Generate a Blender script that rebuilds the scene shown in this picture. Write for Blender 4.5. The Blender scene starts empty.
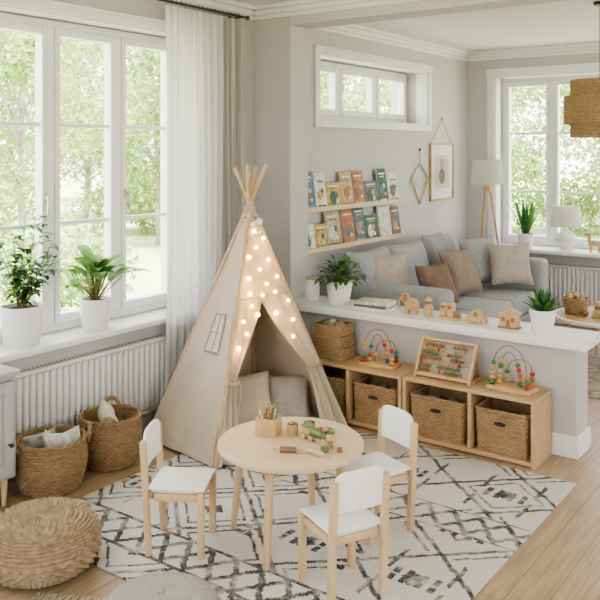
import bpy, math, random, bmesh
from math import sin, cos, pi, radians, sqrt
from mathutils import Vector, Matrix, Euler
random.seed(11)
R = random.Random(5)

# ------------------------------------------------------------------ materials
def new_mat(name):
    m = bpy.data.materials.new(name); m.use_nodes = True
    nt = m.node_tree
    b = nt.nodes.get('Principled BSDF')
    return m, nt, b

def nmat(name, c1, c2=None, scale=8, stretch=(1,1,1), rough=.6, bump=0, bscale=None, metal=0, lo=.35, hi=.65, bstretch=None, spec=.4, sheen=0, trans=0):
    m, nt, b = new_mat(name)
    b.inputs['Roughness'].default_value = rough
    b.inputs['Metallic'].default_value = metal
    b.inputs['Specular IOR Level'].default_value = spec
    if sheen: b.inputs['Sheen Weight'].default_value = sheen
    c2 = c2 or tuple(x*.9 for x in c1)
    tc = nt.nodes.new('ShaderNodeTexCoord'); mp = nt.nodes.new('ShaderNodeMapping')
    mp.inputs['Scale'].default_value = stretch
    nt.links.new(tc.outputs['Object'], mp.inputs['Vector'])
    nz = nt.nodes.new('ShaderNodeTexNoise'); nz.inputs['Scale'].default_value = scale; nz.inputs['Detail'].default_value = 5
    nt.links.new(mp.outputs[0], nz.inputs['Vector'])
    cr = nt.nodes.new('ShaderNodeValToRGB')
    cr.color_ramp.elements[0].position = lo; cr.color_ramp.elements[1].position = hi
    cr.color_ramp.elements[0].color = (*c1, 1); cr.color_ramp.elements[1].color = (*c2, 1)
    nt.links.new(nz.outputs['Fac'], cr.inputs[0]); nt.links.new(cr.outputs[0], b.inputs['Base Color'])
    if bump:
        n2 = nt.nodes.new('ShaderNodeTexNoise'); n2.inputs['Scale'].default_value = bscale or scale*4
        m2 = nt.nodes.new('ShaderNodeMapping'); m2.inputs['Scale'].default_value = bstretch or stretch
        nt.links.new(tc.outputs['Object'], m2.inputs['Vector']); nt.links.new(m2.outputs[0], n2.inputs['Vector'])
        bp = nt.nodes.new('ShaderNodeBump'); bp.inputs['Strength'].default_value = bump; bp.inputs['Distance'].default_value = .005
        nt.links.new(n2.outputs['Fac'], bp.inputs['Height']); nt.links.new(bp.outputs[0], b.inputs['Normal'])
    if trans:
        out = nt.nodes.get('Material Output')
        tr = nt.nodes.new('ShaderNodeBsdfTranslucent'); nt.links.new(cr.outputs[0], tr.inputs['Color'])
        mx = nt.nodes.new('ShaderNodeMixShader'); mx.inputs[0].default_value = trans
        nt.links.new(b.outputs[0], mx.inputs[1]); nt.links.new(tr.outputs[0], mx.inputs[2]); nt.links.new(mx.outputs[0], out.inputs[0])
    return m

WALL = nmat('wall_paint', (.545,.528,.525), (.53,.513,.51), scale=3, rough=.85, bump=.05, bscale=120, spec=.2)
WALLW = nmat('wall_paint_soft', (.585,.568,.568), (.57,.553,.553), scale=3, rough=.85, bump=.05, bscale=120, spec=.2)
CEIL = nmat('ceiling_paint', (.79,.78,.785), (.77,.76,.765), scale=3, rough=.9, spec=.2)
TRIM = nmat('white_trim_paint', (.83,.825,.83), (.81,.805,.81), scale=4, rough=.4)
WHITE = nmat('white_lacquer', (.86,.855,.86), (.84,.835,.84), scale=5, rough=.38)
CERAM = nmat('white_ceramic', (.82,.81,.81), (.78,.77,.77), scale=12, rough=.45, bump=.1, bscale=60)
RADM = nmat('radiator_enamel', (.76,.755,.76), (.74,.735,.74), scale=5, rough=.35)
GREYCAB = nmat('cabinet_grey_paint', (.42,.42,.43), (.40,.40,.41), scale=5, rough=.5)
BIRCH = nmat('birch_wood', (.68,.495,.31), (.59,.41,.24), scale=5, stretch=(6,6,.7), rough=.5, bump=.08, bscale=30)
BIRCHX = nmat('birch_wood_top', (.72,.565,.40), (.65,.49,.33), scale=4, stretch=(.8,7,3), rough=.45, bump=.05, bscale=30)
OAKX = nmat('oak_shelf_wood', (.56,.395,.235), (.48,.325,.18), scale=5, stretch=(.8,8,8), rough=.5, bump=.08, bscale=30)
TOY = nmat('beech_toy_wood', (.62,.43,.24), (.52,.34,.175), scale=8, stretch=(2,8,2), rough=.5, bump=.05, bscale=40)
TOYD = nmat('walnut_toy_wood', (.33,.19,.10), (.26,.15,.08), scale=8, stretch=(2,8,2), rough=.5)
POLE = nmat('pine_pole_wood', (.62,.44,.27), (.48,.32,.18), scale=6, stretch=(8,8,.8), rough=.6, bump=.1, bscale=40)
WICK = nmat('wicker_seagrass', (.38,.26,.15), (.235,.15,.08), scale=26, stretch=(1,1,3), rough=.8, bump=.5, bscale=150, lo=.3, hi=.7)
WICKL = nmat('wicker_light', (.45,.305,.175), (.31,.20,.11), scale=26, stretch=(1,1,3), rough=.8, bump=.5, bscale=150, lo=.3, hi=.7)
JUTE = nmat('braided_jute', (.46,.35,.24), (.29,.21,.135), scale=30, rough=.9, bump=.6, bscale=160, lo=.3, hi=.7)
DARK = nmat('painted_recess_shade', (.06,.045,.03), (.04,.03,.02), rough=.9)  # near-black colour painted in for the shade inside holes, slots and basket bottoms
CANVAS = nmat('cotton_canvas', (.58,.495,.395), (.54,.455,.36), scale=5, rough=.95, bump=.25, bscale=400, spec=.1, trans=.02)
CANVASD = nmat('cotton_canvas_seam', (.46,.375,.285), (.42,.345,.26), scale=5, rough=.95, spec=.1)
LINEN = nmat('linen_cushion', (.52,.45,.37), (.46,.39,.32), scale=9, rough=.95, bump=.4, bscale=250, spec=.1)
LINENL = nmat('linen_light', (.64,.60,.55), (.58,.54,.49), scale=9, rough=.95, bump=.4, bscale=250, spec=.1)
FELT = nmat('grey_cushion_fabric', (.38,.355,.33), (.33,.31,.285), scale=40, rough=.95, bump=.5, bscale=200, spec=.1)
SOFA = nmat('sofa_grey_fabric', (.38,.385,.405), (.33,.335,.355), scale=30, rough=.95, bump=.3, bscale=300, spec=.1, sheen=.1)
CGREY = nmat('cushion_grey', (.36,.355,.355), (.31,.305,.305), scale=30, rough=.95, bump=.4, bscale=300, spec=.1)
CBROWN = nmat('cushion_taupe_brown', (.25,.175,.135), (.20,.14,.11), scale=20, rough=.95, bump=.4, bscale=300, spec=.1)
CTAUPE = nmat('cushion_taupe', (.32,.25,.21), (.27,.215,.18), scale=20, rough=.95, bump=.4, bscale=300, spec=.1)
CBEIGE = nmat('cushion_beige', (.48,.43,.38), (.42,.37,.33), scale=20, rough=.95, bump=.4, bscale=300, spec=.1)
LEAF = nmat('leaf_green', (.07,.20,.035), (.13,.30,.06), scale=9, rough=.45, trans=.25)
LEAFL = nmat('leaf_light_green', (.13,.32,.08), (.40,.55,.26), scale=24, rough=.4, trans=.25)
LEAFD = nmat('leaf_dark_green', (.025,.10,.035), (.06,.17,.06), scale=14, rough=.4, trans=.1)
STEM = nmat('plant_stem', (.16,.19,.07), (.20,.14,.07), rough=.8)
SOIL = nmat('potting_soil', (.09,.06,.04), (.05,.035,.025), scale=60, rough=1, bump=1, bscale=90)
BLACK = nmat('black_metal', (.03,.03,.03), (.04,.04,.04), rough=.4)
METAL = nmat('brushed_metal', (.5,.48,.45), (.45,.43,.4), rough=.35, metal=1)
PAPER = nmat('paper_white', (.80,.78,.74), (.76,.74,.70), scale=30, rough=.9)
SHADE = nmat('lampshade_fabric', (.80,.78,.74), (.76,.74,.70), scale=30, rough=.9, trans=.4)
def flat(n,c,r=.4): return nmat(n,c,tuple(x*.85 for x in c),rough=r)
RED = flat('bead_red',(.50,.05,.03)); GREEN = flat('bead_green',(.08,.22,.08))
YEL = flat('bead_yellow',(.75,.44,.08)); BLUE = flat('bead_blue',(.06,.16,.32))
ORA = flat('bead_orange',(.70,.24,.05)); SAGE = flat('sage_paint',(.18,.26,.12),.6)
BOOKC = [nmat('book_cover_%s'%n, c, tuple(x*.7 for x in c), scale=22, rough=.6, lo=.45, hi=.55) for n,c in
   [('sand',(.60,.46,.28)),('blue',(.12,.24,.40)),('cream',(.74,.70,.60)),('terracotta',(.50,.21,.11)),('white',(.80,.79,.76)),('brown',(.26,.17,.11)),('slate',(.15,.18,.22)),('mustard',(.64,.43,.14)),('tan',(.46,.34,.22)),('forest',(.08,.17,.10))]]

def emis(name, col, s):
    m, nt, b = new_mat(name)
    b.inputs['Base Color'].default_value = (*col,1); b.inputs['Emission Color'].default_value = (*col,1); b.inputs['Emission Strength'].default_value = s
    return m
BULB = emis('warm_bulb', (1.0,.55,.17), 9)

def sheer(name, col, tr, tl):
    m = bpy.data.materials.new(name); m.use_nodes = True; nt = m.node_tree; nt.nodes.clear()
    o = nt.nodes.new('ShaderNodeOutputMaterial'); d = nt.nodes.new('ShaderNodeBsdfDiffuse'); t = nt.nodes.new('ShaderNodeBsdfTranslucent'); p = nt.nodes.new('ShaderNodeBsdfTransparent')
    tc = nt.nodes.new('ShaderNodeTexCoord'); nz = nt.nodes.new('ShaderNodeTexNoise'); nz.inputs['Scale'].default_value = 60
    nt.links.new(tc.outputs['Object'], nz.inputs['Vector'])
    cr = nt.nodes.new('ShaderNodeValToRGB'); cr.color_ramp.elements[0].color = (*[c*.95 for c in col],1); cr.color_ramp.elements[1].color = (*col,1)
    nt.links.new(nz.outputs['Fac'], cr.inputs[0]); nt.links.new(cr.outputs[0], d.inputs[0]); nt.links.new(cr.outputs[0], t.inputs[0])
    a = nt.nodes.new('ShaderNodeMixShader'); a.inputs[0].default_value = tl; c = nt.nodes.new('ShaderNodeMixShader'); c.inputs[0].default_value = tr
    nt.links.new(d.outputs[0], a.inputs[1]); nt.links.new(t.outputs[0], a.inputs[2]); nt.links.new(a.outputs[0], c.inputs[1]); nt.links.new(p.outputs[0], c.inputs[2]); nt.links.new(c.outputs[0], o.inputs[0])
    return m
SHEER = sheer('sheer_voile', (.84,.83,.835), .16, .45)
DRAPE = sheer('linen_drape', (.50,.475,.455), .0, .15)

class NT:
    def __init__(s, nt): s.nt = nt
    def m(s, op, a, b=None, c=None):
        n = s.nt.nodes.new('ShaderNodeMath'); n.operation = op
        for i, x in enumerate((a, b, c)):
            if x is None: continue
            if isinstance(x, (int, float)): n.inputs[i].default_value = x
            else: s.nt.links.new(x, n.inputs[i])
        return n.outputs[0]

def floor_mat():
    m, nt, b = new_mat('oak_plank_floor')
    tc = nt.nodes.new('ShaderNodeTexCoord'); sp = nt.nodes.new('ShaderNodeSeparateXYZ'); cb = nt.nodes.new('ShaderNodeCombineXYZ')
    nt.links.new(tc.outputs['Object'], sp.inputs[0]); nt.links.new(sp.outputs[1], cb.inputs[0]); nt.links.new(sp.outputs[0], cb.inputs[1])
    br = nt.nodes.new('ShaderNodeTexBrick'); br.offset = .37; br.inputs['Scale'].default_value = 1
    br.inputs['Brick Width'].default_value = 1.7; br.inputs['Row Height'].default_value = .17; br.inputs['Mortar Size'].default_value = .0022; br.inputs['Mortar Smooth'].default_value = .3
    br.inputs['Color1'].default_value = (.48,.355,.25,1); br.inputs['Color2'].default_value = (.39,.28,.19,1); br.inputs['Mortar'].default_value = (.18,.12,.08,1)
    nt.links.new(cb.outputs[0], br.inputs['Vector'])
    mp = nt.nodes.new('ShaderNodeMapping'); mp.inputs['Scale'].default_value = (14,1.2,1); nt.links.new(tc.outputs['Object'], mp.inputs['Vector'])
    nz = nt.nodes.new('ShaderNodeTexNoise'); nz.inputs['Scale'].default_value = 2.5; nz.inputs['Detail'].default_value = 8; nt.links.new(mp.outputs[0], nz.inputs['Vector'])
    cr = nt.nodes.new('ShaderNodeValToRGB'); cr.color_ramp.elements[0].position=.3; cr.color_ramp.elements[1].position=.7
    cr.color_ramp.elements[0].color=(.78,.76,.74,1); cr.color_ramp.elements[1].color=(1.12,1.12,1.12,1); nt.links.new(nz.outputs['Fac'], cr.inputs[0])
    mx = nt.nodes.new('ShaderNodeMix'); mx.data_type='RGBA'; mx.blend_type='MULTIPLY'; mx.inputs[0].default_value=1
    nt.links.new(br.outputs['Color'], mx.inputs[6]); nt.links.new(cr.outputs[0], mx.inputs[7]); nt.links.new(mx.outputs[2], b.inputs['Base Color'])
    b.inputs['Roughness'].default_value=.42; b.inputs['Specular IOR Level'].default_value=.4
    bp = nt.nodes.new('ShaderNodeBump'); bp.inputs['Strength'].default_value=.15; bp.inputs['Distance'].default_value=.003
    nt.links.new(br.outputs['Fac'], bp.inputs['Height']); bp.invert=True; nt.links.new(bp.outputs[0], b.inputs['Normal'])
    return m
FLOOR = floor_mat()

def rug_mat(name, base, ink, cell=.62, strength=1., seed=0., lo=.36, hi=.54):
    m, nt, b = new_mat(name); N = NT(nt)
    tc = nt.nodes.new('ShaderNodeTexCoord')
    wn = nt.nodes.new('ShaderNodeTexNoise'); wn.inputs['Scale'].default_value = 6; nt.links.new(tc.outputs['Object'], wn.inputs['Vector'])
    sw = nt.nodes.new('ShaderNodeSeparateColor'); nt.links.new(wn.outputs['Color'], sw.inputs[0])
    sp = nt.nodes.new('ShaderNodeSeparateXYZ'); nt.links.new(tc.outputs['Object'], sp.inputs[0])
    def snap(s, k=90.): return N.m('DIVIDE', N.m('FLOOR', N.m('MULTIPLY', s, k)), k)
    x = snap(N.m('ADD', N.m('ADD', sp.outputs[0], 10.+seed), N.m('MULTIPLY', sw.outputs[0], .03)))
    y = snap(N.m('ADD', N.m('ADD', sp.outputs[1], 10.13+seed), N.m('MULTIPLY', sw.outputs[1], .03)))
    def tri(s, per): return N.m('MULTIPLY', N.m('ABSOLUTE', N.m('SUBTRACT', N.m('FRACT', N.m('DIVIDE', s, per)), .5)), 2.)
    cy = cell*.9
    fx = tri(x, cell); fy = tri(y, cy)
    D = N.m('ADD', fx, fy)
    def near(s, v, w): return N.m('LESS_THAN', N.m('ABSOLUTE', N.m('SUBTRACT', s, v)), w)
    def lt(s,v): return N.m('LESS_THAN', s, v)
    def gt(s,v): return N.m('GREATER_THAN', s, v)
    def mul(*a):
        o=a[0]
        for q in a[1:]: o=N.m('MULTIPLY',o,q)
        return o
    def cellrand(off):
        cb = nt.nodes.new('ShaderNodeCombineXYZ')
        nt.links.new(N.m('FLOOR', N.m('DIVIDE', x, cell)), cb.inputs[0]); nt.links.new(N.m('FLOOR', N.m('DIVIDE', y, cy)), cb.inputs[1]); cb.inputs[2].default_value = off
        w = nt.nodes.new('ShaderNodeTexWhiteNoise'); nt.links.new(cb.outputs[0], w.inputs['Vector']); return w.outputs['Value']
    r1 = cellrand(1.3); r2 = cellrand(4.1); r3 = cellrand(8.7)
    els = [near(D, 1., .06),
           mul(near(D, .72, .036), lt(r1, .6)),
           mul(near(D, 1.25, .036), lt(r2, .6)),
           mul(lt(D, .22), lt(r3, .5)), mul(near(D, .36, .035), gt(r3, .5)),
           mul(lt(tri(x, .07), .48), near(fy, .12, .10), lt(fx, .5), gt(r1, .45)),
           mul(lt(tri(y, .065), .48), near(fx, .90, .08), lt(fy, .45), lt(r2, .6)),
           mul(near(fx, .5, .025), near(D,1.,.36), gt(r2,.6))]
    pat = els[0]
    for q in els[1:]: pat = N.m('MAXIMUM', pat, q)
    by = tri(N.m('ADD', y, .18), cy*2)
    band = lt(by, .20)
    zz = near(N.m('SUBTRACT', N.m('MULTIPLY', by, 5.5), tri(x, .155)), .05, .25)
    edge = near(by, .215, .015)
    pat = N.m('MAXIMUM', mul(pat, N.m('SUBTRACT', 1., band)), N.m('MAXIMUM', mul(zz, band), edge))
    nz = nt.nodes.new('ShaderNodeTexNoise'); nz.inputs['Scale'].default_value = 7; nz.inputs['Detail'].default_value = 7; nz.inputs['Roughness'].default_value=.75
    nt.links.new(tc.outputs['Object'], nz.inputs['Vector'])
    mr = nt.nodes.new('ShaderNodeMapRange'); mr.inputs[1].default_value=lo; mr.inputs[2].default_value=hi; nt.links.new(nz.outputs['Fac'], mr.inputs[0])
    n2 = nt.nodes.new('ShaderNodeTexNoise'); n2.inputs['Scale'].default_value = 110; nt.links.new(tc.outputs['Object'], n2.inputs['Vector'])
    fz = nt.nodes.new('ShaderNodeMapRange'); fz.inputs[1].default_value=.32; fz.inputs[2].default_value=.52; nt.links.new(n2.outputs['Fac'], fz.inputs[0])
    dist = mul(N.m('ADD', N.m('MULTIPLY', mr.outputs[0], .75), .25), N.m('ADD', N.m('MULTIPLY', fz.outputs[0], .5), .5))
    fac = N.m('MULTIPLY', N.m('MULTIPLY', pat, dist), strength)
    fac = N.m('MINIMUM', N.m('ADD', fac, N.m('MULTIPLY', N.m('SUBTRACT', 1., fz.outputs[0]), .18)), 1.)
    mx = nt.nodes.new('ShaderNodeMix'); mx.data_type='RGBA'; nt.links.new(fac, mx.inputs[0]); mx.inputs[6].default_value=(*base,1); mx.inputs[7].default_value=(*ink,1)
    nt.links.new(mx.outputs[2], b.inputs['Base Color']); b.inputs['Roughness'].default_value=.95; b.inputs['Specular IOR Level'].default_value=.1
    bp = nt.nodes.new('ShaderNodeBump'); bp.inputs['Strength'].default_value=.5; bp.inputs['Distance'].default_value=.004; nt.links.new(n2.outputs['Fac'], bp.inputs['Height']); nt.links.new(bp.outputs[0], b.inputs['Normal'])
    return m
RUG = rug_mat('kilim_rug_wool', (.62,.59,.56), (.055,.054,.057))
RUG2 = rug_mat('beige_rug_wool', (.50,.44,.38), (.22,.18,.14), cell=.4, seed=.7)

# ------------------------------------------------------------------ builder
class B:
    def __init__(s, name): s.n=name; s.v=[]; s.f=[]; s.mi=[]; s.mats=[]
    def slot(s, m):
        if m not in s.mats: s.mats.append(m)
        return s.mats.index(m)
    def add(s, verts, faces, m, M=None):
        o=len(s.v); k=s.slot(m)
        for p in verts:
            p=Vector(p); s.v.append(tuple(M@p if M else p))
        for f in faces: s.f.append(tuple(i+o for i in f)); s.mi.append(k)
    def box(s, c, size, m, rot=None, bev=.004, seg=2, M=None):
        bm=bmesh.new(); bmesh.ops.create_cube(bm,size=1)
        for v in bm.verts: v.co=Vector((v.co.x*size[0],v.co.y*size[1],v.co.z*size[2]))
        bb=min(bev,min(size)*.45)
        if bb>0: bmesh.ops.bevel(bm,geom=list(bm.edges),offset=bb,segments=seg,affect='EDGES',profile=.5)
        T=Matrix.Translation(c)
        if rot: T=T@Euler(rot).to_matrix().to_4x4()
        if M: T=M@T
        bm.verts.index_update()
        s.add([v.co.copy() for v in bm.verts],[[v.index for v in f.verts] for f in bm.faces],m,T); bm.free()
    def bb(s, x0,x1,y0,y1,z0,z1,m,bev=.002,seg=1):
        s.box(((x0+x1)/2,(y0+y1)/2,(z0+z1)/2),(abs(x1-x0),abs(y1-y0),abs(z1-z0)),m,bev=bev,seg=seg)
    def tube(s, pts, r, m, n=8, closed=False, M=None, r1=None):
        pts=[Vector(p) for p in pts]; k=len(pts); vs=[]; fs=[]
        up=None
        for i,p in enumerate(pts):
            if closed: t=pts[(i+1)%k]-pts[i-1]
            else: t=pts[min(i+1,k-1)]-pts[max(i-1,0)]
            t.normalize()
            if up is None:
                up=Vector((0,0,1)) if abs(t.z)<.9 else Vector((1,0,0))
            a=(up-t*up.dot(t))
            if a.length<1e-5: a=t.orthogonal()
            a.normalize(); up=a; b=t.cross(a)
            rr=r if r1 is None else r+(r1-r)*i/max(1,k-1)
            for j in range(n):
                q=2*pi*j/n; vs.append(p+(a*cos(q)+b*sin(q))*rr)
        for i in range(k if closed else k-1):
            for j in range(n):
                a0=i*n+j; a1=i*n+(j+1)%n; b0=((i+1)%k)*n+j; b1=((i+1)%k)*n+(j+1)%n
                fs.append((a0,a1,b1,b0))
        if not closed:
            fs.append(tuple(reversed(range(n)))); fs.append(tuple((k-1)*n+j for j in range(n)))
        s.add(vs,fs,m,M)
    def cyl(s, p0, p1, r0, m, r1=None, n=20, M=None): s.tube([p0,p1],r0,m,n=n,r1=r1 if r1 is not None else r0,M=M)
    def lathe(s, prof, m, c=(0,0,0), n=36, M=None, sc=(1,1)):
        vs=[];fs=[];k=len(prof)
        for (r,z) in prof:
            for j in range(n):
                q=2*pi*j/n; vs.append((c[0]+max(r,1e-4)*cos(q)*sc[0],c[1]+max(r,1e-4)*sin(q)*sc[1],c[2]+z))
        for i in range(k-1):
            for j in range(n): fs.append((i*n+j,i*n+(j+1)%n,(i+1)*n+(j+1)%n,(i+1)*n+j))
        s.add(vs,fs,m,M)
    def sph(s, c, r, m, sc=(1,1,1), n=14, M=None):
        vs=[];fs=[];k=n//2+1
        for i in range(k+1):
            a=-pi/2+pi*i/k
            for j in range(n):
                q=2*pi*j/n; vs.append((c[0]+r*sc[0]*cos(a)*cos(q),c[1]+r*sc[1]*cos(a)*sin(q),c[2]+r*sc[2]*sin(a)))
        for i in range(k):
            for j in range(n): fs.append((i*n+j,i*n+(j+1)%n,(i+1)*n+(j+1)%n,(i+1)*n+j))
        s.add(vs,fs,m,M)
    def grid(s, fn, nu, nv, m, M=None):
        vs=[fn(i/nu,j/nv) for j in range(nv+1) for i in range(nu+1)]
        fs=[(j*(nu+1)+i,j*(nu+1)+i+1,(j+1)*(nu+1)+i+1,(j+1)*(nu+1)+i) for j in range(nv) for i in range(nu)]
        s.add(vs,fs,m,M)
    def pillow(s, M, w, h, t, m, n=18, seed=0):
        for sg in (1,-1):
            def fn(a,b):
                u=2*a-1; v=2*b-1
                th=max(0,(1-abs(u)**2.6))*max(0,(1-abs(v)**2.6))
                x=u*w/2*(1-.09*(1-v*v)*abs(u)**3); y=v*h/2*(1-.09*(1-u*u)*abs(v)**3)
                wr=.012*sin(5*u+seed+3*v)*sin(4*v+seed*2)*th
                return (x,y,sg*(t/2*th**.45+wr))
            s.grid(fn,n,n,m,M)
    def leaf(s, p, az, el, L, W, droop, m, seg=7, fold=.25, tip=1.0, mid=.4):
        p=Vector(p); vs=[];fs=[]; q=p.copy(); e=el
        for i in range(seg+1):
            t=i/seg
            w=W*(sin(pi*min(1,t**(.75 if mid<.5 else 1)))**.8 if t<1 else 0)+ (0.06*W if i==0 else 0)
            d=Vector((cos(az)*cos(e),sin(az)*cos(e),sin(e))); side=Vector((-sin(az),cos(az),0)); nrm=side.cross(d)*-1
            vs+= [q+side*w/2+nrm*fold*w/2, q, q-side*w/2+nrm*fold*w/2]
            q=q+d*(L/seg); e-=droop/seg
        for i in range(seg):
            a=i*3; fs+=[(a,a+1,a+4,a+3),(a+1,a+2,a+5,a+4)]
        s.add(vs,fs,m)
    def weave(s, path, prof, rows, waves, amp, m, per=4):
        N=len(path); K=rows*per; vs=[];fs=[]
        for i in range(K+1):
            t=i/K; off,z=prof(t); row=int(min(i,K-1)//per); lt=(i%per)/per
            rnd=sin(pi*lt)
            for j,(x,y,nx,ny) in enumerate(path):
                a=2*pi*waves*j/N+pi*row
                d=amp*rnd*(.55+.45*cos(a))
                vs.append((x+nx*(off+d),y+ny*(off+d),z))
        for i in range(K):
            for j in range(N): fs.append((i*N+j,i*N+(j+1)%N,(i+1)*N+(j+1)%N,(i+1)*N+j))
        s.add(vs,fs,m)
    def done(s, loc=(0,0,0), rz=0, smooth=40):
        me=bpy.data.meshes.new(s.n); me.from_pydata(s.v,[],s.f)
        for m in s.mats: me.materials.append(m)
        me.polygons.foreach_set('material_index',s.mi)
        bm=bmesh.new(); bm.from_mesh(me); bmesh.ops.recalc_face_normals(bm,faces=bm.faces); bm.to_mesh(me); bm.free()
        me.shade_smooth()
        try: me.set_sharp_from_angle(angle=radians(smooth))
        except Exception: pass
        ob=bpy.data.objects.new(s.n,me); bpy.context.scene.collection.objects.link(ob)
        ob.location=loc; ob.rotation_euler=(0,0,rz); return ob

def circ(r,n): return [(r*cos(2*pi*j/n),r*sin(2*pi*j/n),cos(2*pi*j/n),sin(2*pi*j/n)) for j in range(n)]
def rrect(w,d,r,n):
    out=[]
    cs=[(w/2-r,d/2-r,0),(-w/2+r,d/2-r,pi/2),(-w/2+r,-d/2+r,pi),(w/2-r,-d/2+r,3*pi/2)]
    P=[]
    for (cx,cy,a0) in cs:
        for k in range(9):
            a=a0+pi/2*k/8; P.append((cx+r*cos(a),cy+r*sin(a),cos(a),sin(a)))
    L=[0]
    for i in range(len(P)):
        a=P[i];b=P[(i+1)%len(P)]; L.append(L[-1]+math.hypot(a[0]-b[0],a[1]-b[1]))
    for j in range(n):
        s=L[-1]*j/n; i=0
        while L[i+1]<s: i+=1
        f=(s-L[i])/max(1e-9,L[i+1]-L[i]); a=P[i];b=P[(i+1)%len(P)]
        nx=a[2]+(b[2]-a[2])*f; ny=a[3]+(b[3]-a[3])*f; l=math.hypot(nx,ny) or 1
        out.append((a[0]+(b[0]-a[0])*f,a[1]+(b[1]-a[1])*f,nx/l,ny/l))
    return out

# ------------------------------------------------------------------ room shell
H=3.2
XL=-4.3; XLV=-4.15; XO=-4.62; XR=2.6; Y0=-1.6; YP=5.25; YB=9.23; YO=9.55
def simple(name, boxes, m, bev=.002):
    b=B(name)
    for q in boxes: b.bb(*q,m,bev=bev)
    return b.done()
simple('floor',[(XO,XR+.3,Y0-.3,YO,-.12,0)],FLOOR,0)
simple('ceiling',[(XO,XR+.3,Y0-.3,YO,H,H+.15)],CEIL,0)
WY0,WY1,WZ0,WZ1=.42,4.52,.74,2.88
simple('wall_left',[(XO,XL,Y0,WY0,0,H),(XO,XL,WY1,YP+.01,0,H),(XO,XL,WY0,WY1,0,WZ0),(XO,XL,WY0,WY1,WZ1,H)],WALL,0)
TY0,TY1,TZ0,TZ1=6.0,8.17,2.28,2.88
simple('wall_living_left',[(XO,XLV,YP+.01,TY0,0,H),(XO,XLV,TY1,YB,0,H),(XO,XLV,TY0,TY1,0,TZ0),(XO,XLV,TY0,TY1,TZ1,H)],WALLW,0)
BX0,BX1,BZ0,BZ1=-3.78,-1.9,.82,2.88
B2X0,B2X1=-.9,1.2
simple('wall_back',[(XO,BX0,YB,YO,0,H),(BX1,B2X0,YB,YO,0,H),(B2X1,XR+.3,YB,YO,0,H),(BX0,BX1,YB,YO,0,BZ0),(BX0,BX1,YB,YO,BZ1,H),(B2X0,B2X1,YB,YO,0,BZ0),(B2X0,B2X1,YB,YO,BZ1,H)],WALLW,0)
ra,rb,rc,rd=.6,3.4,6.2,8.6
simple('wall_right',[(XR,XR+.3,Y0,ra,0,H),(XR,XR+.3,rb,rc,0,H),(XR,XR+.3,rd,YO,0,H)]+[(XR,XR+.3,a,c,0,.5) for a,c in ((ra,rb),(rc,rd))]+[(XR,XR+.3,a,c,2.9,H) for a,c in ((ra,rb),(rc,rd))],WALLW,0)
FX0,FX1=-2.6,.4
simple('wall_front',[(XO,FX0,Y0-.3,Y0,0,H),(FX1,XR+.3,Y0-.3,Y0,0,H),(FX0,FX1,Y0-.3,Y0,0,.5),(FX0,FX1,Y0-.3,Y0,2.9,H)],WALLW,0)
PX=-3.91
simple('wall_pillar',[(XL-.02,PX,YP,YP+.25,0,H)],WALL,.004)
simple('wall_header',[(PX,XR,YP,YP+.25,3.02,H)],WALLW,.003)
HX=-1.6
simple('wall_divider',[(PX,HX,YP,YP+.25,0,.71)],WALL,.003)
b=B('divider_countertop'); b.bb(PX,HX+.08,YP-.07,YP+.33,.71,.77,TRIM,bev=.008,seg=2); b.done()

def window(name, axis, pos, a0,a1,z0,z1,ncase,rows,fw=.05,handles=(),sgn=1):
    b=B(name)
    def bx(a,a2,n0,n1,z,z2,m=TRIM,bev=.004):
        if axis=='x': b.bb(pos+n0,pos+n1,a,a2,z,z2,m,bev=bev)
        else: b.bb(a,a2,pos+n0,pos+n1,z,z2,m,bev=bev)
    bx(a0+fw,a1-fw,-.04,.04,z0,z0+fw); bx(a0+fw,a1-fw,-.04,.04,z1-fw,z1); bx(a0,a0+fw,-.04,.04,z0,z1); bx(a1-fw,a1,-.04,.04,z0,z1)
    w=(a1-a0)/ncase
    for i in range(ncase):
        c0=a0+i*w; c1=c0+w
        if i: bx(c0-.028,c0+.028,-.045,.045,z0+fw,z1-fw)
        s0=c0+(.03 if i else fw); s1=c1-(.03 if i<ncase-1 else fw); zz0=z0+fw; zz1=z1-fw; sw=.042
        f0,f1=(-.03,.052) if sgn>0 else (-.052,.03)
        bx(s0,s0+sw,f0,f1,zz0,zz1); bx(s1-sw,s1,f0,f1,zz0,zz1); bx(s0+sw,s1-sw,f0,f1,zz0,zz0+.06); bx(s0+sw,s1-sw,f0,f1,zz1-.05,zz1)
        for r in rows: bx(s0+sw,s1-sw,-.012,.02,r-.014,r+.014)
    for (a,z) in handles:
        n=.052*sgn
        bx(a-.014,a+.014,min(n,n+.012*sgn),max(n,n+.012*sgn),z-.035,z+.035,METAL)
        bx(a-.01,a+.01,min(n+.03*sgn,n+.045*sgn),max(n+.03*sgn,n+.045*sgn),z-.11,z+.02,METAL)
        bx(a-.008,a+.008,min(n+.01*sgn,n+.032*sgn),max(n+.01*sgn,n+.032*sgn),z-.01,z+.012,METAL)
    return b.done()
hz=[(WY0+(WY1-WY0)/7*k+dk,1.68) for k,dk in ((5,-.055),(6,.055),(3,-.055),(4,.055))]
window('window_1','x',-4.53,WY0+.012,WY1-.012,.781,WZ1-.012,7,(1.50,2.17),handles=hz)
window('window_2','x',-4.45,TY0+.012,TY1-.012,TZ0+.012,TZ1-.012,3,(),fw=.05)
window('window_3','y',9.45,BX0+.012,BX1-.012,.861,BZ1-.012,3,(1.5,2.2),sgn=-1)
window('window_4','y',9.45,B2X0+.012,B2X1-.012,.861,BZ1-.012,3,(1.5,2.2),sgn=-1)
window('added_window_5','x',XR+.15,ra,rb,.5,2.9,3,())  # unseen window, added to let sky light into the playroom
window('added_window_6','x',XR+.15,rc,rd,.5,2.9,3,())  # unseen too, added for daylight on the living room side
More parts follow.
